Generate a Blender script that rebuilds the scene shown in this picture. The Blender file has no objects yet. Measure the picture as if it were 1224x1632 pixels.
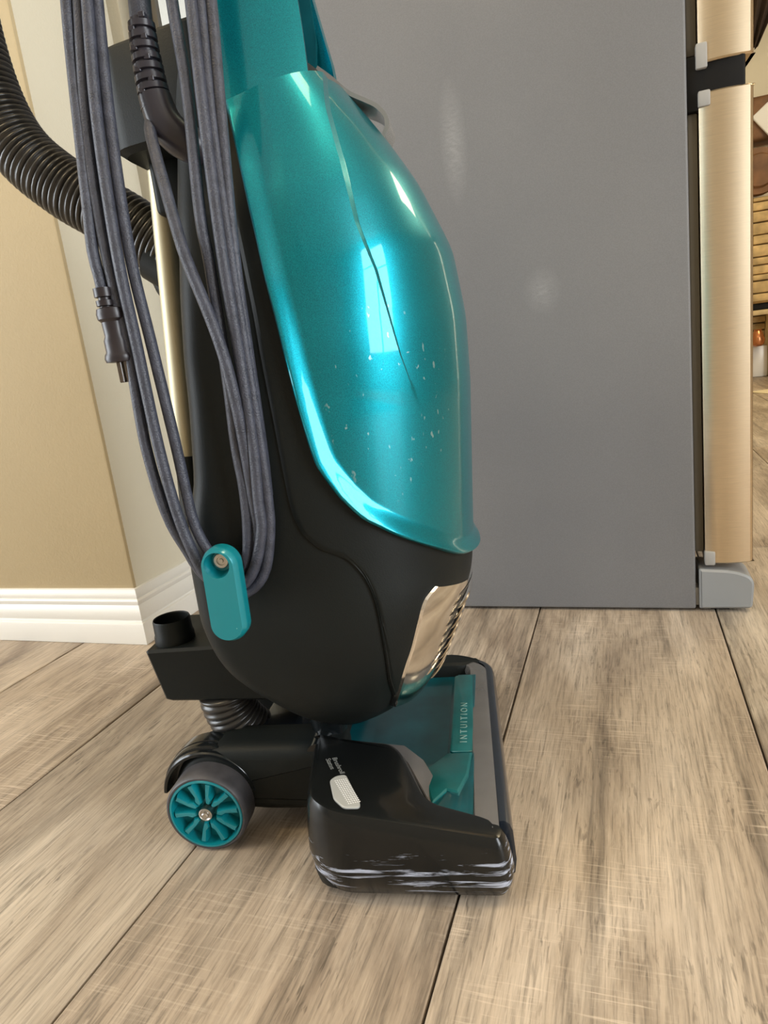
import bpy, bmesh, math, random
import numpy as np
from mathutils import Vector, Matrix
S = bpy.context.scene
COL = S.collection
random.seed(4)
R_ = math.radians

# ------------------------------------------------------------------ camera
cam = bpy.data.objects.new('camera', bpy.data.cameras.new('camera'))
COL.objects.link(cam)
cr = Vector((0.94038127, 0.31808497, -0.12043681))
cd = Vector((-0.03839067, -0.25256925, -0.96681691))
cf = Vector((-0.33794856, 0.91380015, -0.2252999))
cam.matrix_world = Matrix(((cr.x, -cd.x, -cf.x, 0), (cr.y, -cd.y, -cf.y, 0), (cr.z, -cd.z, -cf.z, 0.42), (0, 0, 0, 1)))
cam.data.sensor_fit = 'HORIZONTAL'
cam.data.sensor_width = 36
cam.data.lens = 36 * 1085 / 1224
cam.data.clip_start = 0.01
S.camera = cam

# ------------------------------------------------------------------ world, lamps, exposure
W = bpy.data.worlds.new('sky'); S.world = W
W.use_nodes = True
W.node_tree.nodes['Background'].inputs[0].default_value = (0.80, 0.90, 1.0, 1)
W.node_tree.nodes['Background'].inputs[1].default_value = 3.0
vs = S.view_settings
vs.view_transform = 'Standard'; vs.look = 'None'; vs.gamma = 1; vs.use_curve_mapping = False
vs.exposure = -0.1

def area(name, loc, target, sx, sy, power, col):
    l = bpy.data.lights.new(name, 'AREA'); l.shape = 'RECTANGLE'
    l.size = sx; l.size_y = sy; l.energy = power; l.color = col
    o = bpy.data.objects.new(name, l); COL.objects.link(o)
    o.location = loc
    o.rotation_euler = (Vector(target) - Vector(loc)).to_track_quat('-Z', 'Y').to_euler()
    return o

area('window_light_right', (3.25, -0.7, 1.25), (0, -0.7, 1.25), 1.7, 2.0, 140, (0.93, 0.97, 1.0))
area('window_light_left', (-2.75, -0.7, 1.08), (0, -0.7, 1.08), 1.8, 2.04, 88, (0.93, 0.97, 1.0))
area('ceiling_light', (0.45, 0.42, 2.44), (0.45, 0.42, 0), 0.5, 0.5, 13, (1.0, 0.80, 0.50))
area('hall_light', (-1.15, -0.15, 2.44), (-1.15, -0.15, 0), 0.35, 0.35, 14, (1.0, 0.76, 0.42))
area('dining_light', (1.6, 3.2, 2.44), (1.6, 3.2, 0), 0.8, 0.8, 45, (1.0, 0.82, 0.52))

# ------------------------------------------------------------------ materials
def nt(name):
    m = bpy.data.materials.new(name); m.use_nodes = True
    n = m.node_tree.nodes; l = m.node_tree.links
    return m, n, l, n['Principled BSDF']

def mat(name, col, rough=.5, metal=0., coat=0., spec=.5, bump=0., bscale=200., var=0., vscale=6., trans=0., alpha=1.):
    m, n, l, b = nt(name)
    b.inputs['Base Color'].default_value = (*col, 1)
    b.inputs['Roughness'].default_value = rough
    b.inputs['Metallic'].default_value = metal
    b.inputs['Coat Weight'].default_value = coat
    b.inputs['Coat Roughness'].default_value = .06
    b.inputs['Specular IOR Level'].default_value = spec
    b.inputs['Transmission Weight'].default_value = trans
    b.inputs['Alpha'].default_value = alpha
    tc = n.new('ShaderNodeTexCoord')
    if bump:
        t = n.new('ShaderNodeTexNoise'); t.inputs['Scale'].default_value = bscale; t.inputs['Detail'].default_value = 2
        l.new(tc.outputs['Object'], t.inputs['Vector'])
        bp = n.new('ShaderNodeBump'); bp.inputs['Strength'].default_value = bump; bp.inputs['Distance'].default_value = .001
        l.new(t.outputs['Fac'], bp.inputs['Height']); l.new(bp.outputs[0], b.inputs['Normal'])
    if var:
        t2 = n.new('ShaderNodeTexNoise'); t2.inputs['Scale'].default_value = vscale; t2.inputs['Detail'].default_value = 4
        l.new(tc.outputs['Object'], t2.inputs['Vector'])
        r = n.new('ShaderNodeValToRGB')
        r.color_ramp.elements[0].position = .3; r.color_ramp.elements[1].position = .7
        r.color_ramp.elements[0].color = (*[c * (1 - var) for c in col], 1)
        r.color_ramp.elements[1].color = (*[min(1, c * (1 + var)) for c in col], 1)
        l.new(t2.outputs['Fac'], r.inputs[0]); l.new(r.outputs[0], b.inputs['Base Color'])
    return m

def mapped(n, l, scale, src='Object', rot=(0, 0, 0)):
    tc = n.new('ShaderNodeTexCoord'); mp = n.new('ShaderNodeMapping')
    mp.inputs['Scale'].default_value = scale; mp.inputs['Rotation'].default_value = rot
    l.new(tc.outputs[src], mp.inputs['Vector'])
    return mp

def noise(n, l, vec, scale=1., detail=4., rough=.5, dist=0.):
    t = n.new('ShaderNodeTexNoise')
    t.inputs['Scale'].default_value = scale; t.inputs['Detail'].default_value = detail
    t.inputs['Roughness'].default_value = rough; t.inputs['Distortion'].default_value = dist
    l.new(vec, t.inputs['Vector'])
    return t.outputs['Fac']

def ramp(n, l, fac, stops):
    r = n.new('ShaderNodeValToRGB')
    e = r.color_ramp.elements
    while len(e) < len(stops): e.new(.5)
    for q, (p, c) in zip(e, stops):
        q.position = p; q.color = (*c, 1) if len(c) == 3 else c
    l.new(fac, r.inputs[0])
    return r.outputs[0]

def mixc(n, l, fac, a, b, mode='MIX'):
    m = n.new('ShaderNodeMix'); m.data_type = 'RGBA'; m.blend_type = mode
    for s, v in ((m.inputs[0], fac), (m.inputs[6], a), (m.inputs[7], b)):
        if hasattr(v, 'links') or hasattr(v, 'is_linked'): l.new(v, s)
        else: s.default_value = v if not isinstance(v, tuple) else (*v[:3], 1)
    return m.outputs[2]

def g(v): return (v, v, v)

def wood_floor(name, tone, sawamt):
    dark, mid, light = tone
    m, n, l, b = nt(name)
    tc = n.new('ShaderNodeTexCoord'); oi = n.new('ShaderNodeObjectInfo')
    ml = n.new('ShaderNodeMath'); ml.operation = 'MULTIPLY'; ml.inputs[1].default_value = 37.
    l.new(oi.outputs['Random'], ml.inputs[0])
    va = n.new('ShaderNodeVectorMath'); va.operation = 'ADD'
    l.new(tc.outputs['Object'], va.inputs[0]); l.new(ml.outputs[0], va.inputs[1])
    def mp(s):
        q = n.new('ShaderNodeMapping'); q.inputs['Scale'].default_value = s
        l.new(va.outputs[0], q.inputs['Vector']); return q.outputs[0]
    base = ramp(n, l, noise(n, l, mp((11, 2.2, 1)), 1, 7, .62, .8), [(.30, dark), (.47, mid), (.66, light)])
    # cathedral rings
    wv = n.new('ShaderNodeTexWave'); wv.wave_type = 'BANDS'; wv.bands_direction = 'X'
    wv.inputs['Scale'].default_value = 11; wv.inputs['Distortion'].default_value = 9; wv.inputs['Detail'].default_value = 4
    wv.inputs['Detail Scale'].default_value = .8; wv.inputs['Detail Roughness'].default_value = .65
    l.new(mp((1, .30, 1)), wv.inputs['Vector'])
    rings = ramp(n, l, wv.outputs['Fac'], [(.0, g(.55)), (.07, g(.86)), (.18, g(1))])
    rz = ramp(n, l, noise(n, l, mp((5, 2.5, 1)), 1, 2, .5), [(.44, g(0)), (.60, g(.40))])
    c = mixc(n, l, rz, base, mixc(n, l, 1., base, rings, 'MULTIPLY'))
    # fine fibres and short dark flecks
    fib = ramp(n, l, noise(n, l, mp((380, 15, 1)), 1, 5, .7, .4), [(.34, g(.50)), (.49, g(.96)), (.68, g(1.2))])
    c = mixc(n, l, .8, c, fib, 'MULTIPLY')
    flk = ramp(n, l, noise(n, l, mp((260, 38, 1)), 1, 3, .6, .6), [(.57, g(1)), (.66, g(.52))])
    fz = ramp(n, l, noise(n, l, mp((12, 6, 1)), 1, 3, .6), [(.42, g(0)), (.62, g(1))])
    c = mixc(n, l, fz, c, mixc(n, l, 1., c, flk, 'MULTIPLY'))
    # darker weathered streaks
    stk = ramp(n, l, noise(n, l, mp((24, 1.8, 1)), 1, 7, .72, .5), [(.52, g(1)), (.64, g(.58))])
    c = mixc(n, l, .85, c, stk, 'MULTIPLY')
    # saw marks: pale short strokes across the board, in patches
    saw = ramp(n, l, noise(n, l, mp((20, 420, 1)), 1, 3, .6, .05), [(.55, g(0)), (.66, g(1))])
    pat = ramp(n, l, noise(n, l, mp((10, 7, 1)), 1, 4, .6, 0), [(.47, g(0)), (.58, g(1))])
    sm = n.new('ShaderNodeMath'); sm.operation = 'MULTIPLY'; l.new(saw, sm.inputs[0]); l.new(pat, sm.inputs[1])
    s2 = n.new('ShaderNodeMath'); s2.operation = 'MULTIPLY'; s2.inputs[1].default_value = sawamt; l.new(sm.outputs[0], s2.inputs[0])
    c = mixc(n, l, s2.outputs[0], c, tuple(min(1, v * 1.2) for v in light))
    l.new(c, b.inputs['Base Color'])
    b.inputs['Roughness'].default_value = .5
    bp = n.new('ShaderNodeBump'); bp.inputs['Strength'].default_value = .25; bp.inputs['Distance'].default_value = .001
    l.new(fib, bp.inputs['Height']); l.new(bp.outputs[0], b.inputs['Normal'])
    return m

def worn(name, base, wear, rough, zone, scale=(18, 60, 160), thr=(.56, .60), coat=0., metal=0., spec=.5):
    """a plastic with pale scuffs inside a soft height zone (object space z)"""
    m, n, l, b = nt(name)
    mp = mapped(n, l, scale)
    nz = noise(n, l, mp.outputs[0], 1, 5, .65, .5)
    tc = n.new('ShaderNodeTexCoord'); sx = n.new('ShaderNodeSeparateXYZ'); l.new(tc.outputs['Object'], sx.inputs[0])
    a, p0, p1, q = zone
    z1 = n.new('ShaderNodeMapRange'); z1.inputs[1].default_value = a; z1.inputs[2].default_value = p0
    z1.inputs[3].default_value = -.25; z1.inputs[4].default_value = 0
    z2 = n.new('ShaderNodeMapRange'); z2.inputs[1].default_value = p1; z2.inputs[2].default_value = q
    z2.inputs[3].default_value = 0; z2.inputs[4].default_value = -.25
    l.new(sx.outputs['Z'], z1.inputs[0]); l.new(sx.outputs['Z'], z2.inputs[0])
    s = n.new('ShaderNodeMath'); s.operation = 'ADD'; l.new(z1.outputs[0], s.inputs[0]); l.new(z2.outputs[0], s.inputs[1])
    s2 = n.new('ShaderNodeMath'); s2.operation = 'ADD'; l.new(s.outputs[0], s2.inputs[0]); l.new(nz, s2.inputs[1])
    f = ramp(n, l, s2.outputs[0], [(thr[0], g(0)), (thr[1], g(1))])
    l.new(mixc(n, l, f, base, wear), b.inputs['Base Color'])
    l.new(ramp(n, l, f, [(0, g(rough)), (1, g(.6))]), b.inputs['Roughness'])
    b.inputs['Coat Weight'].default_value = coat; b.inputs['Coat Roughness'].default_value = .05
    b.inputs['Metallic'].default_value = metal; b.inputs['Specular IOR Level'].default_value = spec
    return m

def teal_paint():
    m, n, l, b = nt('teal metallic paint')
    tc = n.new('ShaderNodeTexCoord')
    fl = noise(n, l, tc.outputs['Object'], 1500, 1, .5)
    base = ramp(n, l, fl, [(.35, (.0006, .19, .245)), (.7, (.001, .30, .37))])
    # small chips and scuffs on the lower half of the door
    ch = noise(n, l, mapped(n, l, (210, 210, 120), rot=(0, -.5, 0)).outputs[0], 1, 2, .5, .2)
    zm = n.new('ShaderNodeMapping'); zm.inputs['Location'].default_value = (-.132 / .05, 0, -.385 / .075); zm.inputs['Scale'].default_value = (1 / .05, 0, 1 / .075)
    l.new(tc.outputs['Object'], zm.inputs['Vector'])
    zg = n.new('ShaderNodeTexGradient'); zg.gradient_type = 'SPHERICAL'; l.new(zm.outputs[0], zg.inputs[0])
    zone = zg.outputs['Fac']
    ad = n.new('ShaderNodeMath'); ad.operation = 'MULTIPLY'
    l.new(ramp(n, l, ch, [(.685, g(0)), (.73, g(.55))]), ad.inputs[0]); l.new(ramp(n, l, zone, [(.0, g(0)), (.25, g(1))]), ad.inputs[1])
    l.new(mixc(n, l, ad.outputs[0], base, (.55, .72, .72)), b.inputs['Base Color'])
    b.inputs['Metallic'].default_value = .74
    b.inputs['Roughness'].default_value = .34
    b.inputs['Coat Weight'].default_value = .5; b.inputs['Coat Roughness'].default_value = .045
    b.inputs['Specular IOR Level'].default_value = .3
    return m

def fridge_grey():
    m, n, l, b = nt('grey textured steel')
    tc = n.new('ShaderNodeTexCoord')
    v = noise(n, l, tc.outputs['Object'], 3, 3, .5)
    base = ramp(n, l, v, [(.3, (.150, .150, .154)), (.7, (.178, .176, .176))])
    sp = ramp(n, l, noise(n, l, tc.outputs['Object'], 700, 2, .6), [(.35, g(.93)), (.65, g(1.06))])
    c = mixc(n, l, 1., base, sp, 'MULTIPLY')
    # two faint pale rub marks
    for (cx, cz, rx, rz, amt) in ((-.208, .690, .020, .085, .34), (-.102, .478, .028, .034, .26)):
        mp = n.new('ShaderNodeMapping'); mp.vector_type = 'POINT'
        mp.inputs['Location'].default_value = (-cx / rx, 0, -cz / rz); mp.inputs['Scale'].default_value = (1 / rx, 0, 1 / rz)
        l.new(tc.outputs['Object'], mp.inputs['Vector'])
        gr = n.new('ShaderNodeTexGradient'); gr.gradient_type = 'SPHERICAL'; l.new(mp.outputs[0], gr.inputs[0])
        rough = ramp(n, l, noise(n, l, mapped(n, l, (90, 1, 240), rot=(0, .5, 0)).outputs[0], 1, 6, .8), [(.25, g(0)), (.80, g(1))])
        mu = n.new('ShaderNodeMath'); mu.operation = 'MULTIPLY'; l.new(gr.outputs['Fac'], mu.inputs[0]); l.new(rough, mu.inputs[1])
        m2 = n.new('ShaderNodeMath'); m2.operation = 'MULTIPLY'; m2.inputs[1].default_value = amt; l.new(mu.outputs[0], m2.inputs[0])
        c = mixc(n, l, m2.outputs[0], c, (.62, .62, .60))
    l.new(c, b.inputs['Base Color'])
    b.inputs['Roughness'].default_value = .55
    bp = n.new('ShaderNodeBump'); bp.inputs['Strength'].default_value = .12; bp.inputs['Distance'].default_value = .0005
    l.new(noise(n, l, tc.outputs['Object'], 500, 2, .5), bp.inputs['Height']); l.new(bp.outputs[0], b.inputs['Normal'])
    return m

def steel(name, col, rough, aniso=(600, 600, 4)):
    m, n, l, b = nt(name)
    s = noise(n, l, mapped(n, l, aniso).outputs[0], 1, 3, .6)
    l.new(ramp(n, l, s, [(.3, tuple(v * .88 for v in col)), (.7, col)]), b.inputs['Base Color'])
    b.inputs['Metallic'].default_value = 1; b.inputs['Roughness'].default_value = rough
    return m

M = dict(
    teal=teal_paint(),
    teal2=mat('teal plastic', (.003, .21, .25), .30, .1, .6, var=.12, vscale=30),
    teal_hook=worn('teal chipped plastic', (.002, .23, .275), (.62, .78, .76), .32, (.19, .20, .31, .32), (120, 60, 120), (.70, .72), .6, .2),
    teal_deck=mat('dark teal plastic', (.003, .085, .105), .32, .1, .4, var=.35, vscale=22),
    teal_plate=mat('teal plate plastic', (.004, .125, .13), .35, .1, .3, var=.2, vscale=40),
    black=mat('black textured plastic', (.0085, .0108, .0104), .48, spec=.2, bump=.12, bscale=900, var=.2, vscale=9),
    black_gloss=mat('glossy black plastic', (.006, .008, .009), .2, spec=.4, coat=.15),
    black_worn=worn('scuffed black plastic', (.007, .008, .008), (.46, .51, .63), .22, (.004, .014, .040, .066), (16, 60, 230), (.515, .61), .1, spec=.35),
    navy=mat('smoky bumper plastic', (.016, .022, .032), .22, spec=.5, coat=.4),
    cord=mat('grey cable rubber', (.046, .051, .072), .45, spec=.5, bump=.5, bscale=900, var=.25, vscale=120),
    boot=mat('dark grey moulded rubber', (.030, .028, .038), .32, spec=.5),
    plug=mat('brown-black plug rubber', (.022, .017, .020), .35),
    hose=mat('ribbed hose plastic', (.030, .028, .025), .3, spec=.6),
    tube=steel('champagne metal tube', (.50, .45, .31), .52, (900, 900, 3)),
    chrome=mat('polished chrome', (.86, .84, .82), .12, 1.),
    screw=steel('zinc screw steel', (.62, .60, .57), .3, (300, 300, 300)),
    rubber=mat('dark grey tyre rubber', (.055, .053, .058), .5, var=.25, vscale=90),
    clear=mat('smoky clear plastic', (.23, .22, .215), .14, spec=.6, coat=.4, trans=.4, var=.10, vscale=25),
    lens=mat('clear latch plastic', (.42, .40, .37), .12, spec=.6, trans=.45),
    grille=mat('dark lamp grille', (.02, .022, .025), .3),
    ink=mat('pale print', (.22, .38, .35), .5),
    ink2=mat('faint grey print', (.22, .23, .22), .5),
    wall=mat('cream wall paint', (.73, .68, .54), .65, bump=.35, bscale=260, var=.03, vscale=3),
    wall_warm_tint=mat('wall paint with warm light tint', (.505, .405, .24), .65, bump=.4, bscale=260, var=.04, vscale=3),  # same paint as the cream wall, with warm lamplight put into the colour
    wall_room=mat('taupe wall paint', (.33, .28, .21), .7),
    ceil=mat('white ceiling paint', (.62, .56, .46), .8),
    trim=mat('white gloss trim paint', (.80, .78, .72), .35, bump=.1, bscale=200),
    fridge=fridge_grey(),
    steel=steel('brushed stainless with warm reflection tint', (.80, .66, .47), .34, (40, 40, 1500)),  # warm light reflected from the room is put into the base colour
    gasket=mat('brown grey gasket', (.10, .085, .06), .6),
    fdark=mat('black fridge trim', (.009, .0085, .008), .6, spec=.15),
    fgrey=mat('grey painted metal foot', (.26, .27, .275), .4),
    cap=mat('grey plastic hinge cap', (.34, .33, .31), .4),
    joint=mat('dark grout', (.045, .035, .028), .9),
    stone=mat('sandstone', (.56, .40, .19), .85, bump=.8, bscale=30, var=.35, vscale=14),
    log=mat('brown wood', (.16, .075, .03), .6, var=.5, vscale=9),
    logp=mat('pale wood', (.60, .46, .25), .6, var=.25, vscale=9),
    white=mat('white glazed ceramic', (.80, .80, .80), .25),
    soot=mat('black iron', (.012, .011, .011), .5),
    copper=mat('copper', (.55, .22, .09), .25, .9),
    paper=mat('cream paper', (.78, .68, .46), .8),
    pane_grey=mat('light grey plastic', (.40, .41, .40), .3),
    blade=mat('brown smoky plastic', (.10, .075, .055), .25, trans=.3),
    rib_brown=mat('pale brown plastic edge', (.20, .17, .115), .7),  # brown for the rear rib, lighter than the black body
    curtain=mat('dark brown cloth', (.055, .035, .025), .9, var=.2, vscale=20),
)
TONES = [((.235, .178, .128), (.435, .348, .260), (.63, .525, .412), .5),
         ((.195, .155, .115), (.390, .320, .245), (.57, .490, .390), .05),
         ((.215, .162, .118), (.405, .325, .245), (.59, .495, .390), .2)]
FLOORM = [wood_floor('weathered oak floor', t[:3], t[3]) for t in TONES]

# ------------------------------------------------------------------ mesh helpers
def new(name, verts, faces, m, parent=None, smooth=True, angle=35):
    me = bpy.data.meshes.new(name)
    me.from_pydata([tuple(map(float, v)) for v in verts], [], faces)
    bm = bmesh.new(); bm.from_mesh(me)
    bmesh.ops.remove_doubles(bm, verts=bm.verts, dist=1e-6)
    bmesh.ops.recalc_face_normals(bm, faces=bm.faces)
    bm.to_mesh(me); bm.free()
    return fin(name, me, m, parent, smooth, angle)

def fin(name, me, m, parent=None, smooth=True, angle=35):
    if smooth:
        me.polygons.foreach_set('use_smooth', [True] * len(me.polygons))
        me.set_sharp_from_angle(angle=R_(angle))
    me.materials.append(m)
    o = bpy.data.objects.new(name, me); COL.objects.link(o)
    if parent: o.parent = parent
    return o

def frombm(name, bm, m, parent=None, smooth=True, angle=35):
    bmesh.ops.recalc_face_normals(bm, faces=bm.faces)
    me = bpy.data.meshes.new(name); bm.to_mesh(me); bm.free()
    return fin(name, me, m, parent, smooth, angle)

def box(name, lo, hi, m, parent=None, bev=.002, seg=2, rot=None, pivot=None):
    bm = bmesh.new(); bmesh.ops.create_cube(bm, size=1)
    lo = Vector(lo); hi = Vector(hi)
    for v in bm.verts:
        v.co = Vector([(lo[i] + hi[i]) / 2 + v.co[i] * (hi[i] - lo[i]) for i in range(3)])
    if bev: bmesh.ops.bevel(bm, geom=bm.edges[:], offset=bev, segments=seg, affect='EDGES', profile=.5)
    if rot is not None:
        bmesh.ops.rotate(bm, verts=bm.verts, cent=pivot or (lo + hi) / 2, matrix=rot)
    return frombm(name, bm, m, parent)

def loft(name, loops, m, parent=None, cap0=True, cap1=True, closed=True, angle=35):
    n = len(loops[0]); V = [p for lp in loops for p in lp]; F = []
    for i in range(len(loops) - 1):
        for j in range(n if closed else n - 1):
            k = (j + 1) % n
            F.append((i * n + j, i * n + k, (i + 1) * n + k, (i + 1) * n + j))
    if cap0: F.append(tuple(range(n)))
    if cap1: F.append(tuple(range((len(loops) - 1) * n, len(loops) * n)))
    return new(name, V, F, m, parent, True, angle)

def crom(pts, step):
    P = [Vector(p) for p in pts]
    P = [2 * P[0] - P[1]] + P + [2 * P[-1] - P[-2]]
    out = []
    for i in range(1, len(P) - 2):
        k = max(2, int((P[i + 1] - P[i]).length / step))
        for q in range(k):
            t = q / k
            out.append(.5 * ((2 * P[i]) + (P[i + 1] - P[i - 1]) * t + (2 * P[i - 1] - 5 * P[i] + 4 * P[i + 1] - P[i + 2]) * t * t
                             + (3 * P[i] - P[i - 1] - 3 * P[i + 1] + P[i + 2]) * t ** 3))
    out.append(P[-2])
    return out

def tube_vf(path, rad, n=12, cap=True):
    rf = rad if callable(rad) else (lambda s: rad)
    V = []; F = []
    t0 = (path[1] - path[0]).normalized()
    up = Vector((0, 1, 0)) if abs(t0.y) < .9 else Vector((1, 0, 0))
    a = t0.cross(up).normalized(); s = 0
    for i, p in enumerate(path):
        t = (path[min(i + 1, len(path) - 1)] - path[max(i - 1, 0)]).normalized()
        a = (a - t * a.dot(t)).normalized(); b = t.cross(a)
        if i: s += (p - path[i - 1]).length
        r = rf(s)
        for j in range(n):
            th = 2 * math.pi * j / n
            V.append(p + (a * math.cos(th) + b * math.sin(th)) * r)
    for i in range(len(path) - 1):
        for j in range(n):
            k = (j + 1) % n
            F.append((i * n + j, i * n + k, (i + 1) * n + k, (i + 1) * n + j))
    if cap:
        F.append(tuple(range(n))); F.append(tuple(range((len(path) - 1) * n, len(path) * n)))
    return V, F

def tube(name, pts, rad, m, parent=None, n=12, step=.004, cap=True, angle=40, raw=False):
    path = [Vector(p) for p in pts] if raw else crom(pts, step)
    V, F = tube_vf(path, rad, n, cap)
    return new(name, V, F, m, parent, True, angle)

def lathe_y(name, prof, c, m, parent=None, n=40, a0=0, a1=2 * math.pi, cap=True, angle=35):
    """profile of (radius, y) turned about the y axis through c"""
    V = []; F = []
    full = abs(a1 - a0 - 2 * math.pi) < 1e-6
    nn = n if full else n + 1
    for r, y in prof:
        for j in range(nn):
            t = a0 + (a1 - a0) * j / n
            V.append((c[0] + r * math.cos(t), c[1] + y, c[2] + r * math.sin(t)))
    for i in range(len(prof) - 1):
        for j in range(nn if full else nn - 1):
            k = (j + 1) % nn
            F.append((i * nn + j, i * nn + k, (i + 1) * nn + k, (i + 1) * nn + j))
    if cap and full:
        F.append(tuple(range(nn))); F.append(tuple(range((len(prof) - 1) * nn, len(prof) * nn)))
    return new(name, V, F, m, parent, True, angle)

def lathe_z(name, prof, c, m, parent=None, n=40, angle=35, cap=True):
    V = []; F = []
    for r, z in prof:
        for j in range(n):
            t = 2 * math.pi * j / n
            V.append((c[0] + r * math.cos(t), c[1] + r * math.sin(t), c[2] + z))
    for i in range(len(prof) - 1):
        for j in range(n):
            k = (j + 1) % n
            F.append((i * n + j, i * n + k, (i + 1) * n + k, (i + 1) * n + j))
    if cap:
        F.append(tuple(range(n))); F.append(tuple(range((len(prof) - 1) * n, len(prof) * n)))
    return new(name, V, F, m, parent, True, angle)

def inset(poly, d):
    """2-D polygon moved inwards by d (counter-clockwise loop)"""
    n = len(poly); out = []
    for i in range(n):
        a = Vector(poly[i - 1]); b = Vector(poly[i]); c = Vector(poly[(i + 1) % n])
        e1 = (b - a).normalized(); e2 = (c - b).normalized()
        n1 = Vector((-e1.y, e1.x)); n2 = Vector((-e2.y, e2.x))
        q = (n1 + n2); q = q / max(.5, q.dot(n1))
        out.append((b.x + q.x * d, b.y + q.y * d))
    return out

def rounded(poly, radii, seg=6):
    out = []
    n = len(poly)
    for i in range(n):
        a = Vector(poly[i - 1]); b = Vector(poly[i]); c = Vector(poly[(i + 1) % n]); r = radii[i] if isinstance(radii, (list, tuple)) else radii
        if r <= 0: out.append((b.x, b.y)); continue
        u = (a - b); v = (c - b); r = min(r, u.length * .48, v.length * .48)
        p = b + u.normalized() * r; q = b + v.normalized() * r
        for k in range(seg + 1):
            t = k / seg
            w = (1 - t) ** 2 * p + 2 * t * (1 - t) * b + t * t * q
            out.append((w.x, w.y))
    return out

def ccw(p):
    a = sum(p[i - 1][0] * p[i][1] - p[i][0] * p[i - 1][1] for i in range(len(p)))
    return p if a > 0 else p[::-1]

def tag(o, label, cat, group=None):
    o['label'] = label; o['category'] = cat
    if group: o['group'] = group
    return o

def empty(name, loc, rz=0):
    o = bpy.data.objects.new(name, None); COL.objects.link(o)
    o.empty_display_size = .05
    o.location = loc; o.rotation_euler = (0, 0, rz)
    return o

def struct(o, label=None):
    o['kind'] = 'structure'
    if label: o['label'] = label
    return o

# ================================================================== ROOM
FX, WY = -.773, .864          # outside corner of the left wall
# floor: dark joint slab + one object per plank
fl = struct(box('floor', (-2.6, -2.8, -.06), (3.2, 5.3, -.004), M['joint'], None, 0), 'weathered oak look plank floor')
PW = .2515
k = -7
plank_mesh = {}
def plank(x0, x1, y0, y1, mi):
    gp = .0011
    key = (round(x1 - x0, 3), round(y1 - y0, 3), mi)
    if key not in plank_mesh:
        hx, hy = (x1 - x0) / 2 - gp, (y1 - y0) / 2 - gp
        V = []; 
        for (ix, z) in ((0, -.004), (0, -.0008), (.0012, 0)):
            V += [(-hx + ix, -hy + ix, z), (hx - ix, -hy + ix, z), (hx - ix, hy - ix, z), (-hx + ix, hy - ix, z)]
        F = [(8, 9, 10, 11)]
        for a in (0, 4):
            for j in range(4): F.append((a + j, a + (j + 1) % 4, a + 4 + (j + 1) % 4, a + 4 + j))
        me = bpy.data.meshes.new('floor_plank'); me.from_pydata(V, [], F); me.materials.append(FLOORM[mi])
        plank_mesh[key] = me
    o = bpy.data.objects.new('floor_plank', plank_mesh[key]); COL.objects.link(o)
    o.location = ((x0 + x1) / 2, (y0 + y1) / 2, 0); o.parent = fl
JOINT = {-4: 1.9, -3: .0 - 1.9 + 2.05, -2: 2.0, -1: -.25 + 2.6, 0: .20 + 1.6, 1: 1.324}
for k in range(-10, 13):
    x1 = .114 + PW * k; x0 = x1 - PW
    if x1 < -2.6 or x0 > 3.2: continue
    j0 = {-3: 1.45, -2: 1.75, -1: 1.62, 0: 1.9, 1: 1.324, -4: 1.2}.get(k, random.uniform(0, 1.8))
    ys = [j0 + 1.8 * q for q in range(-4, 5)]
    ys = [max(-2.8, min(5.3, y)) for y in ys]
    for a, b in zip(ys[:-1], ys[1:]):
        if b - a > .02: plank(max(x0, -2.6), min(x1, 3.2), a, b, random.randrange(3) if k not in (0, -1, -2, -3) else {0: 0, -1: 2, -2: 1, -3: 0}[k])

# left wall block: front face and return
struct(box('wall_left', (-2.6, WY, 0), (FX, WY + .12, 2.5), M['wall_warm_tint'], None, .004), 'front face of the left wall, tinted by warm light')
struct(box('wall_return', (FX - .12, WY + .1195, 0), (FX - .0002, 1.085, 2.5), M['wall'], None, 0), 'cream wall turning back behind the vacuum')
# the untinted cream begins right at the outside corner; both faces share one paint
struct(box('wall_corner', (FX - .10, WY + .006, 0), (FX + .0006, WY + .13, 2.5), M['wall'], None, 0), 'cream side of the outside wall corner')
struct(box('trim_1', (FX - .12, 1.085, 0), (FX - .035, 1.112, 2.5), M['wall_warm_tint'], None, 0))
struct(box('trim_2', (FX - .10, 1.112, 0), (FX + .004, 1.158, 2.5), M['wall'], None, .003))
struct(box('wall_alcove', (FX - .12, 1.158, 0), (FX - .03, 1.262, 2.5), M['wall_warm_tint'], None, 0))
w1 = struct(box('window_1', (FX - .06, 1.262, .92), (FX - .02, 1.275, 2.2), M['trim'], None, .002))
for nm, lo, hi in (('window_frame', (FX - .06, 1.86, .92), (FX - .02, 1.90, 2.2)), ('window_frame', (FX - .06, 1.275, 2.16), (FX - .02, 1.86, 2.2)), ('window_sill', (FX - .06, 1.275, .90), (FX - .02, 1.86, .93))):
    box(nm, lo, hi, M['trim'], w1, .002)
mg, n_, l_, b_ = nt('window glass lit by the sky')
b_.inputs['Transmission Weight'].default_value = 1; b_.inputs['Roughness'].default_value = 0; b_.inputs['IOR'].default_value = 1.02
box('window_pane', (FX - .045, 1.275, .93), (FX - .041, 1.86, 2.16), mg, w1, 0)
struct(box('wall_alcove_low', (FX - .12, 1.262, 0), (FX - .03, 1.9, .90), M['wall_warm_tint'], None, 0))
struct(box('wall_alcove_top', (FX - .12, 1.262, 2.2), (FX - .03, 1.9, 2.5), M['wall_warm_tint'], None, 0))
struct(box('wall_alcove_back', (FX - .12, 1.93, 0), (.2, 2.0, 2.5), M['wall_warm_tint'], None, 0))
struct(box('wall_back', (.2, 5.0, 0), (3.2, 5.1, 2.5), M['wall'], None, 0))
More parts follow.
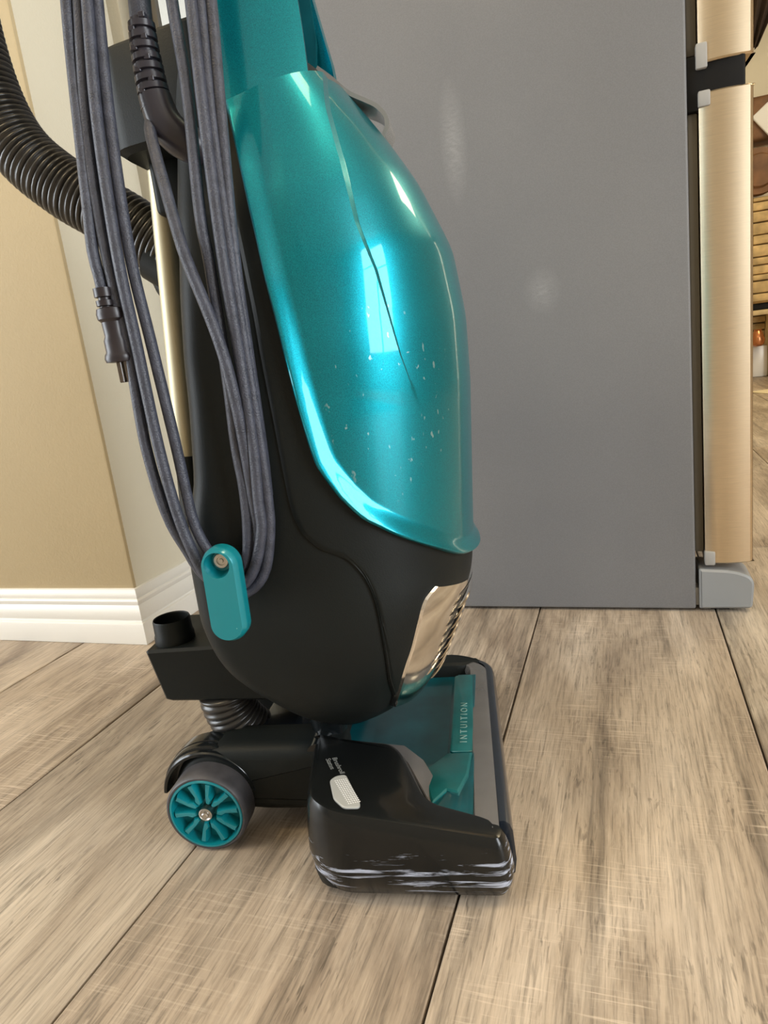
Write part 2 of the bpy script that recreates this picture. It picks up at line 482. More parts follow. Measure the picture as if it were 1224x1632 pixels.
struct(box('wall_partition', (.1, 2.0, 0), (.2, 5.1, 2.5), M['wall'], None, 0))
# room behind the camera (only lights and reflections come from it)
def wall_hole(name, axis, pos, a0, a1, h0, h1, lo, hi):
    """wall on a constant x plane with a window opening: four joined pieces"""
    bm = bmesh.new()
    def bx(y0, y1, z0, z1):
        r = bmesh.ops.create_cube(bm, size=1)
        for v in r['verts']:
            v.co = Vector((pos + v.co.x * .1, (y0 + y1) / 2 + v.co.y * (y1 - y0), (z0 + z1) / 2 + v.co.z * (z1 - z0)))
    bx(lo, a0, 0, 2.5); bx(a1, hi, 0, 2.5); bx(a0, a1, 0, h0); bx(a0, a1, h1, 2.5)
    return struct(frombm(name, bm, M['wall_room'], None, False))
wall_hole('wall_right', 'x', 3.2, -1.55, .15, .25, 2.25, -2.8, 5.1)
wall_hole('wall_far_left', 'x', -2.65, -1.6, .2, .05, 2.1, -2.8, .9)
struct(box('wall_behind', (-2.7, -2.9, 0), (3.2, -2.8, 2.5), M['wall_room'], None, 0))
struct(box('ceiling', (-2.7, -2.9, 2.5), (3.3, 5.1, 2.56), M['ceil'], None, 0))
for i, (px, y0, y1, z0, z1) in enumerate(((3.18, -1.55, .15, .25, 2.25), (-2.63, -1.6, .2, .05, 2.1))):
    w = struct(box('window_%d' % (i + 2), (px - .03, y0, z0), (px + .03, y0 + .05, z1), M['trim'], None, .003))
    box('window_frame', (px - .03, y1 - .05, z0), (px + .03, y1, z1), M['trim'], w, .003)
    box('window_frame', (px - .03, y0 + .05, z1 - .05), (px + .03, y1 - .05, z1), M['trim'], w, .003)
    box('window_frame', (px - .03, y0 + .05, z0), (px + .03, y1 - .05, z0 + .05), M['trim'], w, .003)
    box('window_bar', (px - .02, (y0 + y1) / 2 - .03, z0 + .05), (px + .02, (y0 + y1) / 2 + .03, z1 - .05), M['trim'], w, .003)
    box('window_bar', (px - .018, y0 + .05, 1.46), (px + .018, y1 - .05, 1.50), M['trim'], w, .003)

# baseboards: moulded profile, (outward, height)
BP = [(0, 0), (.014, 0), (.0145, .002), (.0145, .034), (.0135, .037), (.0105, .038), (.0098, .041), (.0112, .045), (.0116, .052), (.0105, .060), (.0085, .064),
      (.0072, .067), (.0085, .070), (.0088, .074), (.0075, .0765), (.0055, .0775), (.0062, .080), (.0062, .085), (.0045, .089), (.0035, .0935), (0, .0945)]
def baseboard(name, p0, p1, out, m0, m1):
    L0 = [(p0[0] + out[0] * o + m0[0] * o, p0[1] + out[1] * o + m0[1] * o, h + .0005) for o, h in BP]
    L1 = [(p1[0] + out[0] * o + m1[0] * o, p1[1] + out[1] * o + m1[1] * o, h + .0005) for o, h in BP]
    return struct(loft(name, [L0, L1], M['trim'], None, True, True, True, 25))
baseboard('baseboard_left', (-2.6, WY), (FX + .0008, WY), (0, -1), (0, 0), (1, 0))
baseboard('baseboard_return', (FX + .0008, WY), (FX + .0008, 1.112), (1, 0), (0, -1), (0, 0))

# ================================================================== REFRIGERATOR
FY, FE = 1.0175, .0875
fr = tag(empty('refrigerator', (-.28, 1.4, 0)), 'grey sided refrigerator with brushed steel doors standing on the plank floor', 'refrigerator')
def fp(o):
    o.parent = fr; o.matrix_parent_inverse = Matrix.Translation((.28, -1.4, 0)); return o
fp(box('cabinet', (-.56, FY, .004), (FE, 1.92, 1.78), M['fridge'], None, .0035, 3))
fp(box('base_strip', (-.53, FY + .01, .0008), (FE - .008, 1.90, .0042), M['fdark'], None, .0005))
fp(box('door_gasket', (FE + .0005, FY + .012, .088), (FE + .0125, 1.90, .664), M['gasket'], None, .002))
fp(box('door_gasket', (FE + .0005, FY + .012, .728), (FE + .0125, 1.90, 1.76), M['gasket'], None, .002))
fp(box('freezer_gap_trim', (FE - .002, FY + .006, .664), (FE + .066, 1.90, .727), M['fdark'], None, .004))
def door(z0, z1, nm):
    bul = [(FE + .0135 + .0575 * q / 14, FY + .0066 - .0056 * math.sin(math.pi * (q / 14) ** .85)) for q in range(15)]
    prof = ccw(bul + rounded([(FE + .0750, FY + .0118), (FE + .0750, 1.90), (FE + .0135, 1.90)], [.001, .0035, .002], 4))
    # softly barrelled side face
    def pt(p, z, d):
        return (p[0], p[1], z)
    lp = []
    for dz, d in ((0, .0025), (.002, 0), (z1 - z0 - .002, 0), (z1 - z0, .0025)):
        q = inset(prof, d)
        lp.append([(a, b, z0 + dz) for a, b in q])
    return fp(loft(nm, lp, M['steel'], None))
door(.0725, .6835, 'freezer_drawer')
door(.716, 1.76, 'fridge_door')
fp(box('door_end_cap', (FE + .0125, FY + .0005, .667), (FE + .0265, FY + .03, .6852), M['cap'], None, .002))
fp(box('door_end_cap', (FE + .0125, FY + .0005, .0705), (FE + .0262, FY + .03, .091), M['cap'], None, .002))
fp(box('door_end_cap', (FE + .0105, FY + .0005, .7095), (FE + .0235, FY + .03, .738), M['cap'], None, .002))
# grey foot grille with rounded top front
ft = ccw(rounded([(FE + .0045, .005), (FE + .073, .006), (FE + .076, .052), (FE + .050, .0625), (FE + .0045, .0655)], [.003, .006, .02, .03, .003], 6))
fp(loft('foot_cover', [[(a, FY - .002 + d, b) for a, b in inset(ft, e)] for d, e in ((0, .003), (.003, 0), (.06, 0), (.06, .002))], M['fgrey'], None))
fp(box('foot_bracket', (FE - .001, FY + .006, .008), (FE + .006, FY + .03, .035), M['cap'], None, .001))
fp(box('levelling_foot', (FE + .02, FY + .01, .0002), (FE + .045, FY + .04, .006), M['fdark'], None, .001))

# ================================================================== FAR ROOM (a narrow slice right of the fridge)
fp_ = tag(empty('stone_fireplace', (1.5, 4.8, 0)), 'stacked sandstone fireplace at far right behind the refrigerator doors', 'fireplace')
def ch(o, root, off):
    o.parent = root; o.matrix_parent_inverse = Matrix.Translation((-off[0], -off[1], -off[2])); return o
FO = (1.5, 4.8, 0)
ch(box('chimney_core', (.72, 4.80, .44), (2.2, 4.998, 1.04), M['stone'], None, .01), fp_, FO)
ch(box('firebox', (.72, 4.86, .40), (2.2, 4.99, .44), M['soot'], None, .004), fp_, FO)
z = .45
while z < 1.03:
    h = min(random.uniform(.035, .075), 1.04 - z); x = .66 + random.uniform(0, .1)
    while x < 1.5:
        w = random.uniform(.16, .34)
        d = random.uniform(0, .03)
        o = box('stone', (x, 4.765 - d, z), (x + w - .006, 4.815, z + h - .006), M['stone'], None, .008)
        ch(o, fp_, FO); x += w
    z += h
ch(box('hearth_slab', (.70, 4.72, .37), (2.2, 4.99, .40), M['logp'], None, .008), fp_, FO)
ch(box('hearth_post', (.838, 4.74, .0), (1.2, 4.99, .37), M['logp'], None, .008), fp_, FO)
for i in range(3):
    ch(box('hearth_stone', (.66 + .03 * i, 4.90 - .02 * i, .24 + .043 * i), (.838, 4.99, .278 + .043 * i), M['stone'], None, .008), fp_, FO)
ch(box('hearth_block', (.70, 4.80, 0), (.838, 4.97, .188), M['white'], None, .008), fp_, FO)
tag(box('mantel_log', (.70, 4.80, 1.34), (1.9, 4.98, 1.58), M['log'], None, .03, 4), 'dark brown timber beam on the cream wall above the stones', 'beam')
pl = box('serving_board', (-.10, -.009, -.075), (.10, .009, .075), M['white'], None, .007, 3)
pl.location = (.865, 4.788, 1.435); pl.rotation_euler = (0, R_(52), 0)
tag(pl, 'white serving board propped at a slant before the brown beam', 'board')
lg = lathe_y('firewood_log', [(.05, 0), (.085, .004), (.095, .02), (.125, .025), (.130, .08), (.125, .12), (.001, .12)], (0, 0, 0), M['log'], None, 32)
lg.location = (.78, 4.735, 1.176)
tag(lg, 'round brown log end lying on top of the sandstone stack', 'log')
jug = lathe_z('copper_jug', [(.02, 0), (.034, .01), (.04, .04), (.028, .075), (.02, .09), (.025, .10), (.001, .10)], (.775, 4.75, .189), M['copper'], None, 24)
tag(jug, 'small copper jug on the white block beneath the fireplace', 'jug')
cu = []
for zz in (1.80, 2.0, 2.2, 2.498):
    row = []
    for q in range(24):
        t = q / 23
        row.append((.72 + t * max(.045, (zz - 1.80) * .55 + .03), 4.72 + .02 * math.sin(t * 18), zz))
    for q in range(23, -1, -1):
        a = row[q]; row.append((a[0], a[1] + .012, a[2]))
    cu.append(row)
tag(loft('curtain', cu, M['curtain']), 'dark brown curtain gathered to a point against the cream wall', 'curtain')
tag(box('paper_sheet', (.64, 3.75, .0008), (1.0, 4.03, .004), M['paper'], None, .0005, 1, Matrix.Rotation(R_(24), 3, 'Z')), 'pale paper sheet lying on the far plank floor', 'paper')

# ================================================================== VACUUM CLEANER (local x forward, y to the far side, z up)
vac = tag(empty('vacuum_cleaner', (-0.3131, 0.5626, 0), R_(11)), 'teal and black upright vacuum cleaner standing on plank floor before the refrigerator', 'vacuum cleaner')

XF = [(.085, .075), (.10, .105), (.12, .128), (.157, .146), (.201, .165), (.213, .172), (.235, .176), (.25, .175), (.279, .177), (.336, .181), (.391, .185), (.444, .186), (.496, .180), (.549, .158), (.585, .136), (.621, .110), (.65, .09), (.70, .075), (.95, .06)]
XR = [(.085, .03), (.10, .025), (.12, .015), (.15, -.005), (.16, -.015), (.18, -.030), (.20, -.038), (.225, -.043), (.28, -.043), (.30, -.040), (.32, -.034), (.34, -.027), (.40, -.020), (.50, -.013), (.60, -.010), (.95, -.010)]
WW = [(.085, .045), (.10, .072), (.12, .098), (.14, .114), (.16, .124), (.18, .130), (.20, .133), (.23, .135), (.43, .133), (.48, .126), (.53, .113), (.58, .094), (.63, .077), (.68, .067), (.76, .058), (.95, .045)]
XCT = [(.3, .045), (.5, .045), (.6, .04), (.7, .03), (.95, .02)]
NN = [(.45, 2.5), (.62, 4.), (.95, 4.)]
def smooth_tab(T):
    a = np.array(T); zz = np.linspace(a[0, 0], a[-1, 0], 600)
    v = np.interp(zz, a[:, 0], a[:, 1])
    kz = np.exp(-np.linspace(-2, 2, 25) ** 2); kz /= kz.sum()
    v = np.convolve(np.pad(v, 12, mode='edge'), kz, 'valid')
    return lambda z: np.interp(z, zz, v)
tXF, tXR, tWW, tXC, tNN = map(smooth_tab, (XF, XR, WW, XCT, NN))
def Yb(x, z):
    xf = tXF(z); xr = tXR(z); w = tWW(z); n = tNN(z)
    xc = np.minimum(tXC(z), xf - .03)
    u = np.clip((x - xc) / (xf - xc), 0, 1)
    y = w * np.power(np.maximum(0, 1 - u ** n), 1 / 1.9)
    r = .022
    v = np.clip((xr + r - x) / r, 0, 1)
    return np.where(x < xr + r, y - r + r * np.sqrt(np.maximum(0, 1 - v ** 2)), y)

# ---- black body shell: stacked cross sections
loops = []
for z in list(np.linspace(.088, .24, 26)) + list(np.linspace(.25, .64, 40)):
    xf = float(tXF(z)) - .001; xr = float(tXR(z))
    th = np.linspace(0, math.pi, 46)
    xs = xr + (xf - xr) * (1 - np.cos(th)) / 2
    ys = Yb(xs, np.full_like(xs, z)) - .0005
    ys[-1] = 0
    lp = [(x, -y, z) for x, y in zip(xs, ys)] + [(x, y, z) for x, y in zip(xs[-2::-1], ys[-2::-1])]
    loops.append(lp)
body = loft('body_shell', loops, M['black'], vac, angle=50)

def resample(pts, n, bias=None):
    P = np.array([tuple(p) for p in crom([(p[0], 0, p[1]) for p in pts], .002)])[:, [0, 2]]
    d = np.r_[0, np.cumsum(np.linalg.norm(np.diff(P, axis=0), axis=1))]
    s = np.linspace(0, 1, n) if bias is None else bias
    return np.stack([np.interp(s * d[-1], d, P[:, 0]), np.interp(s * d[-1], d, P[:, 1])], 1)

def patch(name, left, bottom, right, top, off, bev, m, NS=120, NT=90, crease=None, step=0., skirt=.004, lip=.3, rim=0.):
    """skin panel lying on the body: a Coons patch in side view, lifted by `off` with a rolled rim"""
    s = np.linspace(0, 1, NS); s = 1 - (1 - s) ** 1.25
    Lc = resample(left, NS, s); Rc = resample(right, NS, s)
    def tline(pts, t):
        return resample(pts, 400)[:, :], t
    top_c = resample(top, 400); bot_c = resample(bottom, 400); tt = np.linspace(0, 1, 400)
    def coons(i, t):
        tp = np.stack([np.interp(t, tt, top_c[:, k]) for k in (0, 1)], -1)
        bt = np.stack([np.interp(t, tt, bot_c[:, k]) for k in (0, 1)], -1)
        si = s[i]; t_ = np.asarray(t)[..., None]
        return ((1 - si) * tp + si * bt + (1 - t_) * Lc[i] + t_ * Rc[i]
                - ((1 - si) * ((1 - t_) * Lc[0] + t_ * Rc[0]) + si * ((1 - t_) * Lc[-1] + t_ * Rc[-1])))
    G = np.zeros((NS, NT, 3)); stepm = np.zeros((NS, NT))
    tc_last = None
    for i in range(NS):
        a = np.linspace(0, 1, NT)
        t = np.where(a < .5, 2 ** .4 * .5 * (2 * a) ** 1.4 / 2 ** .4, 1 - .5 * (2 - 2 * a) ** 1.9)
        if crease is not None:
            tq = np.linspace(0, 1, 800); P = coons(i, tq)
            xc = np.interp(P[:, 1], crease[:, 1], crease[:, 0])
            z_here = P[np.argmin(abs(P[:, 0] - xc)), 1]
            if z_here >= crease[0, 1] - .001 or tc_last is None:
                tc_last = tq[np.argmin(abs(P[:, 0] - xc))]
            jc = int(NT * .55)
            fade = np.clip((z_here - crease[0, 1]) / .16, 0, 1)
            gp = .002 + .0045 * fade / max(.03, Rc[i, 0] - Lc[i, 0])
            t = np.r_[tc_last * np.linspace(0, 1, jc) ** 1.2, tc_last + gp + (1 - tc_last - gp) * (1 - (1 - np.linspace(0, 1, NT - jc)) ** 1.9)]
            fade = np.clip((z_here - crease[0, 1]) / .16, 0, 1)
            stepm[i, :jc] = step * fade * np.clip(t[:jc] / max(tc_last, .01) * 2.2, 0, 1)
        P = coons(i, t)
        G[i, :, 0] = P[:, 0]; G[i, :, 2] = P[:, 1]
    xf = tXF(G[:, :, 2]); G[:, :, 0] = np.minimum(G[:, :, 0], xf)
    G[:, -1, 0] = xf[:, -1]
    G[:, :, 1] = -Yb(G[:, :, 0], G[:, :, 2]); G[:, -1, 1] = 0
    full = np.concatenate([G, G[:, -2::-1] * np.array([1, -1, 1])], 1)
    st = np.concatenate([stepm, stepm[:, -2::-1]], 1)
    di = np.gradient(full, axis=0); dj = np.gradient(full, axis=1)
    N = np.cross(dj, di); N /= np.maximum(1e-9, np.linalg.norm(N, axis=2, keepdims=True))
    if N[NS // 3, NT // 3, 1] > 0: N = -N
    # bottom row may degenerate at the tip: borrow the row above
    bad = ~np.isfinite(N).all(2) | (np.linalg.norm(N, axis=2) < .5)
    N[bad] = (1, 0, 0)
    edge = np.concatenate([full[:, 0], full[-1], full[::-1, -1]], 0)
    D = np.full(full.shape[:2], 9.)
    for e in edge: D = np.minimum(D, np.linalg.norm(full - e, axis=2))
    q = np.clip(D / bev, 0, 1); q = np.where(q < .8, q, .8 + .2 * np.sin((q - .8) / .2 * math.pi / 2) * .7)
    q = q / .94
    lift = off * (lip + (1 - lip) * q)
    if rim:          # raised outer rim sloping down to a dished face
        k_ = np.clip(D / bev, 0, 1); k_ = k_ * k_ * (3 - 2 * k_) * .5 + k_ * .5
        lift = (off + (rim - off) * (1 - k_) * np.clip(np.arange(NS) / 26., 0.12, 1)[:, None]) * (.72 + .28 * np.sin(np.clip(D / .0022, 0, 1) * math.pi / 2))
    lift = lift + st
    Pn = full + N * lift[..., None]
    V = Pn.reshape(-1, 3).tolist(); n2 = full.shape[1]; F = []
    for i in range(NS - 1):
        for j in range(n2 - 1):
            F.append((i * n2 + j, i * n2 + j + 1, (i + 1) * n2 + j + 1, (i + 1) * n2 + j))
    # skirt down into the shell all round
    ring = [(i, 0) for i in range(NS)] + [(NS - 1, j) for j in range(1, n2)] + [(i, n2 - 1) for i in range(NS - 2, -1, -1)] + [(0, j) for j in range(n2 - 2, 0, -1)]
    b0 = len(V)
    for (i, j) in ring: V.append((full[i, j] - N[i, j] * skirt).tolist())
    for k in range(len(ring)):
        a = ring[k]; b = ring[(k + 1) % len(ring)]
        F.append((a[0] * n2 + a[1], b[0] * n2 + b[1], b0 + (k + 1) % len(ring), b0 + k))
    return new(name, V, F, m, vac, True, 24)

F_up = [(float(tXF(z)), z) for z in (.622, .60, .58, .56, .54, .52, .50, .48, .46, .44, .42, .40, .38, .36, .34, .32, .30, .28, .265, .25, .2415)]
rim_left = [(.0371, .6050), (.0455, .5629), (.0527, .5218), (.0585, .4821), (.0646, .4385), (.0695, .394), (.0752, .3547), (.080, .3401), (.089, .3223)]
rim_bot = [(.089, .3223), (.1005, .306), (.1126, .2947), (.1248, .2841), (.1373, .2742), (.1499, .2632), (.1628, .2499), (.1718, .2435), (float(tXF(.2415)), .2415)]
top_l = [(.0371, .6050), (.065, .610), (.09, .6165), (F_up[0][0], .622)]
crz = np.array([(.1483, .379), (.1392, .418), (.1285, .477), (.1192, .508), (.1118, .549), (.1025, .5895), (.096, .63)])
door_ = patch('bag_door', rim_left, rim_bot, F_up, top_l, .0058, .0150, M['teal'], 170, 120, crz, .0042, .005, rim=.0118)
# black side cheek framing the door
ch_left = [(.030, .60), (.036, .54), (.0452, .4668), (.0491, .3964), (.0514, .3362), (.0535, .312), (.0585, .2965)]
ch_bot = [(.0585, .2965), (.070, .2837), (.0873, .2735), (.0985, .2567), (.1042, .2352), (.1055, .2133), (.105, .1835), (.103, .150), (.1055, .125), (float(tXF(.118)) , .118)]
F_ch = [(float(tXF(z)), z) for z in np.linspace(.60, .118, 24)]
patch('side_cheek', ch_left, ch_bot, F_ch, [(.030, .60), (.07, .60), (F_ch[0][0], .60)], .0030, .004, M['black'], 110, 60, skirt=.003)
# chrome lamp surround on the lower front
cz_l = [(.146, .2335), (.1369, .2261), (.1301, .2088), (.1223, .1867), (.1151, .170), (.1051, .1443), (.0975, .124)]
cz_b = [(.0975, .124), (.1050, .1195), (.113, .112), (float(tXF(.107)), .107)]
F_cz = [(float(tXF(z)), z) for z in np.linspace(.2155, .107, 12)]
patch('lamp_surround', cz_l, cz_b, F_cz, [(.146, .2335), (.1584, .2265), (.168, .2195), (F_cz[0][0], .2155)], .0048, .003, M['chrome'], 50, 40, skirt=.002)
# dark lamp opening with chrome louvres
gl = []
for z in np.linspace(.122, .212, 16):
    row = []
    for y in np.linspace(-.056, .056, 13):
        xs = np.linspace(float(tXF(z)) - .06, float(tXF(z)), 400)
        yy = Yb(xs, np.full_like(xs, z)); i = int(np.argmin(abs(yy - abs(y)))) if abs(y) > .004 else 399
        row.append((xs[i] + .0056, y, z))
    gl.append(row)
V = [p for r in gl for p in r] ; nb = len(V); V += [(p[0] - .004, p[1], p[2]) for p in V[:nb]]
F = []
for i in range(15):
    for j in range(12): F.append((i * 13 + j, i * 13 + j + 1, (i + 1) * 13 + j + 1, (i + 1) * 13 + j)); F.append((nb + i * 13 + j, nb + i * 13 + j + 1, nb + (i + 1) * 13 + j + 1, nb + (i + 1) * 13 + j))
for i in range(15):
    for j in (0, 12): F.append((i * 13 + j, (i + 1) * 13 + j, nb + (i + 1) * 13 + j, nb + i * 13 + j))
lamp = new('headlamp', V, F, M['grille'], vac)
for k in range(8):
    i = 2.6 + k * 1.55; i0 = int(i); fr_ = i - i0
    row = [Vector(gl[i0][j]) * (1 - fr_) + Vector(gl[i0 + 1][j]) * fr_ + Vector((.0012, 0, .004 * (abs(j - 6) / 6) * -1)) for j in range(13)]
    LL = sum((a_ - b_).length for a_, b_ in zip(row[1:], row[:-1]))
    tube('louvre', row, lambda s: .0003 + .0026 * max(0., math.sin(math.pi * min(1, s / LL))) ** .5, M['chrome'], lamp, 8, .003)

# ---- upper neck in teal above the seam: a curved plate with a recessed front
def neck_loop(z, ins=0.):
    w = float(tWW(z)) + .0055 - ins; x0 = .0365 - (z - .61) * .03; x1 = .097 - max(0, (z - .66)) * .12 - (z - .61) * .05
    t = .0085; xr_ = x0 + .016
    o = [(x0, -w), (x1 - .02, -w * .99 + .002), (x1, -w * .86), (x1 - .001, -w * .86 + t), (x1 - .018, -w + t + .004), (xr_ + .004, -w + t + .006), (xr_, -w + t + .012)]
    o = o + [(a, -b) for a, b in reversed(o)]
    return [(a, b, z + (a - x0) * .20) for a, b in o]
loft('neck_cover', [neck_loop(.6062)] + [neck_loop(z) for z in np.linspace(.610, .80, 12)], M['teal'], vac, angle=28)
# floor of the recess and the sloping ledge under it
V = [(.088, -.044, .6225), (.088, .044, .6225), (.093, .046, .668), (.0600, .050, .690), (.0600, -.050, .690), (.078, -.048, .640)]
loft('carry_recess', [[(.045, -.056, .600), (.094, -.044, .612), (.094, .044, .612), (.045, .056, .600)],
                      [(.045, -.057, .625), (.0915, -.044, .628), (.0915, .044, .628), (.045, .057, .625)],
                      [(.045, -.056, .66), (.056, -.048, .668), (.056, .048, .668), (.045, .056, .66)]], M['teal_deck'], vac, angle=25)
loft('recess_shade_panel', [[(x0_, y_, z), (x1_, y_, z), (x1_, y_ + .006, z), (x0_, y_ + .006, z)] for x0_, x1_, y_, z in ((.052, .080, .050, .668), (.050, .0835, .049, .69), (.048, .083, .048, .72), (.045, .080, .044, .80))], M['teal_deck'], vac)  # dark panel added inside the far cheek, standing in for shade in the recess
# black spine and handle continuing upward
loft('handle_column', [[(x0 + a, b, z) for a, b in rounded([(-.02, -w), (.012, -w), (.012, w), (-.02, w)], .008, 4)] for x0, w, z in ((.030, .052, .62), (.026, .050, .72), (.022, .042, .82), (.016, .022, .90), (.0, .017, .98))], M['black'], vac)
tube('handle_grip', [(.0, 0, .97), (-.012, 0, 1.03), (-.035, 0, 1.08), (-.075, 0, 1.10), (-.105, 0, 1.08)], .0155, M['black'], vac, 16, .008)

# ---- clear latch on the shoulder
prof = [(.0945, .6415), (.105, .6325), (.116, .6215), (.128, .6145), (.137, .6090), (.1435, .6010), (.1435, .5935), (.1385, .5850)]
pth = resample(prof, 26)
lp = []
for i, (x, z) in enumerate(pth):
    a = pth[min(i + 1, 25)] - pth[max(i - 1, 0)]; a /= np.linalg.norm(a); nn = np.array([-a[1], a[0]])
    if nn[0] < 0: nn = -nn
    th = .0016; w = .026 - .006 * (i / 25)
    lp.append([(x + nn[0] * th, -w, z + nn[1] * th), (x + nn[0] * th, w, z + nn[1] * th), (x - nn[0] * th, w, z - nn[1] * th), (x - nn[0] * th, -w, z - nn[1] * th)])
loft('door_latch', lp, M['lens'], vac, angle=40)
box('latch_button', (.112, -.020, .598), (.132, .020, .606), M['teal'], vac, .002, 2, Matrix.Rotation(R_(38), 3, 'Y'))

# ---- upper side boss carrying the cord inlet, wand holder
hl = rounded([(-.072, -.055), (.02, -.075), (.03, .05), (-.07, .05)], [.018, .01, .01, .018], 6)
loft('wand_holder', [[(a * s, b * s, z + (a + .07) * .02) for a, b in hl] for s, z in ((.93, .596), (1, .600), (1, .668), (.97, .671), (.90, .670))], M['black'], vac)
box('hose_clip', (-.058, -.025, .555), (-.028, .03, .600), M['black'], vac, .005, 3)
tube('wand_tube', [(-.0570, 0, .595), (-.0593, 0, .5717), (-.0805, 0, .3517), (-.0818, 0, .338)], .0118, M['tube'], vac, 24, .01)
tube('tube_socket', [(-.0808, 0, .349), (-.085, 0, .300), (-.089, 0, .255)], .0128, M['black'], vac, 20, .01)
# rear plate edge (thin rib along the back corner)
tube('rear_rib', [(float(tXR(z)) + .0004, -(float(tWW(z)) - .0225), z) for z in np.linspace(.585, .30, 20)], .0020, M['rib_brown'], vac, 8, .006)

# ---- suction hose
hp = crom([(-.066, .03, .528), (-.1133, .03, .5665), (-.1679, .03, .6065), (-.2056, .03, .6500), (-.2235, .03, .7150), (-.222, .03, .80), (-.19, .03, .88), (-.13, .025, .95), (-.07, .015, .985), (-.01, .0, .995)], .00075)
tube('suction_hose', hp, lambda s: .0252 + .0030 * abs(math.sin(math.pi * s / .0056)) ** .6, M['hose'], vac, 28, raw=True, angle=70)
tube('hose_cuff', [(-.045, .03, .506), (-.062, .03, .516), (-.088, .03, .536)], lambda s: .0255 + (.001 if s > .02 else 0), M['black'], vac, 24, .003)
tube('hose_elbow', [(-.04, .03, .50), (-.075, .035, .522), (-.082, .035, .512), (-.070, .035, .492), (-.05, .035, .46)], .017, M['black'], vac, 20, .004)

# ---- lower duct with its round port, short ribbed hose
dl = [(-.1375, .1720), (-.1268, .1215), (-.120, .1195), (-.02, .116), (-.02, .1745), (-.07, .1745), (-.135, .1740)]
dl = ccw(dl)
loft('lower_duct', [[(a, y, b) for a, b in inset(dl, e)] for y, e in ((-.052, .003), (-.0495, .0004), (.035, .0), (.038, .003))], M['black'], vac, angle=25)
lathe_z('duct_port', [(.0188, 0), (.0192, .003), (.0188, .010), (.0180, .012), (.0178, .025), (.0171, .0265), (.0162, .0255), (.0158, .004), (.001, .004)], (-.1165, -.028, .1705), M['black'], vac, 40)
fhp = crom([(-.075, -.03, .118), (-.074, -.03, .105), (-.069, -.028, .088), (-.058, -.022, .068), (-.045, -.015, .052)], .0008)
tube('flexible_duct', fhp, lambda s: .0228 + .0030 * abs(math.sin(math.pi * s / .0058)) ** .6, M['hose'], vac, 30, raw=True, angle=70)

# ---- cord hook
def hook():
    cx, ztop, zbot, r = .0, .2815, .2375, .0165
    dx = -.0000
    tilt = (.0035 - (-.0060)) / (ztop - zbot)
    DX, DZ = .0028, .0075
    def stad(rr, n=20, y=0, sh=0):
        o = []
        for i in range(n + 1):
            a = math.pi * i / n
            o.append((.0040 + rr * math.cos(a), ztop + rr * math.sin(a)))
        for i in range(n + 1):
            a = math.pi + math.pi * i / n
            o.append((.0030 + rr * math.cos(a) - 0.0, zbot + rr * math.sin(a)))
        return [(p[0] + sh + DX, y, p[1] + DZ) for p in o]
    bm = bmesh.new()
    L = [stad(.0120, y=-.1635), stad(.0137, y=-.1655), stad(.0137, y=-.1725), stad(.0131, y=-.1745), stad(.0116, y=-.1772, sh=-.0008)]
    rows = [[bm.verts.new(p) for p in l] for l in L]
    n = len(rows[0])
    for a, b in zip(rows[:-1], rows[1:]):
        for j in range(n): bm.faces.new((a[j], a[(j + 1) % n], b[(j + 1) % n], b[j]))
    bm.faces.new(rows[0])
    hc = (.0030 + DX, .2825 + DZ); hr = .0094; nh = 28
    def circ(rr, y): return [bm.verts.new((hc[0] + rr * math.cos(2 * math.pi * i / nh), y, hc[1] + rr * math.sin(2 * math.pi * i / nh))) for i in range(nh)]
    c0 = circ(hr, -.1775); c1 = circ(hr - .0012, -.1690); c2 = circ(.0072, -.1665)
    for a, b in ((c0, c1), (c1, c2)):
        for j in range(nh): bm.faces.new((a[j], a[(j + 1) % nh], b[(j + 1) % nh], b[j]))
    bm.faces.new(c2)
    e = []
    for lp in (rows[-1], c0):
        for j in range(len(lp)):
            ed = bm.edges.get((lp[j], lp[(j + 1) % len(lp)])) or bm.edges.new((lp[j], lp[(j + 1) % len(lp)]))
            e.append(ed)
    bmesh.ops.triangle_fill(bm, use_beauty=True, edges=e)
    o = frombm('cord_hook', bm, M['teal_hook'], vac, True, 30)
    lathe_y('screw', [(.0056, .002), (.0056, -.0008), (.0052, -.0013), (.0032, -.0014), (.0030, -.0004), (.0018, -.0004), (.0016, -.0014), (.0005, -.0016)], (.0036 + DX, -.1685, .2835 + DZ), M['screw'], o, 28)
    lathe_y('hook_post', [(.011, 0), (.010, .03)], (.004, -.1605, .2815), M['black'], o, 24)
    return o
hook()

# ---- power cord
L1 = [(-.0537, -.115, .6767), (-.0563, -.1195, .6375), (-.0561, -.1295, .5877), (-.0559, -.1387, .5417), (-.0564, -.1432, .5126), (-.0553, -.1436, .4958), (-.055, -.1438, .4865)]
L2 = [(-.0458, -.114, .6756), (-.0512, -.1262, .5988), (-.0504, -.1353, .5536), (-.0472, -.1424, .5032), (-.0443, -.1438, .4471), (-.0455, -.145, .3763), (-.0398, -.145, .3231), (-.0288, -.145, .2928), (-.0225, -.145, .2783)]
L3 = [(-.0376, -.118, .6725), (-.0408, -.1308, .5958), (-.0375, -.1463, .5096), (-.0357, -.1478, .4461), (-.0338, -.149, .3757), (-.0294, -.149, .3232), (-.0219, -.149, .2885), (-.0156, -.149, .2741)]
L4 = [(-.0329, -.113, .6738), (-.0343, -.1258, .5962), (-.0309, -.1413, .5093), (-.0271, -.1429, .445), (-.0229, -.144, .3739), (-.0211, -.144, .3212), (-.0167, -.144, .3004), (-.0104, -.144, .286)]
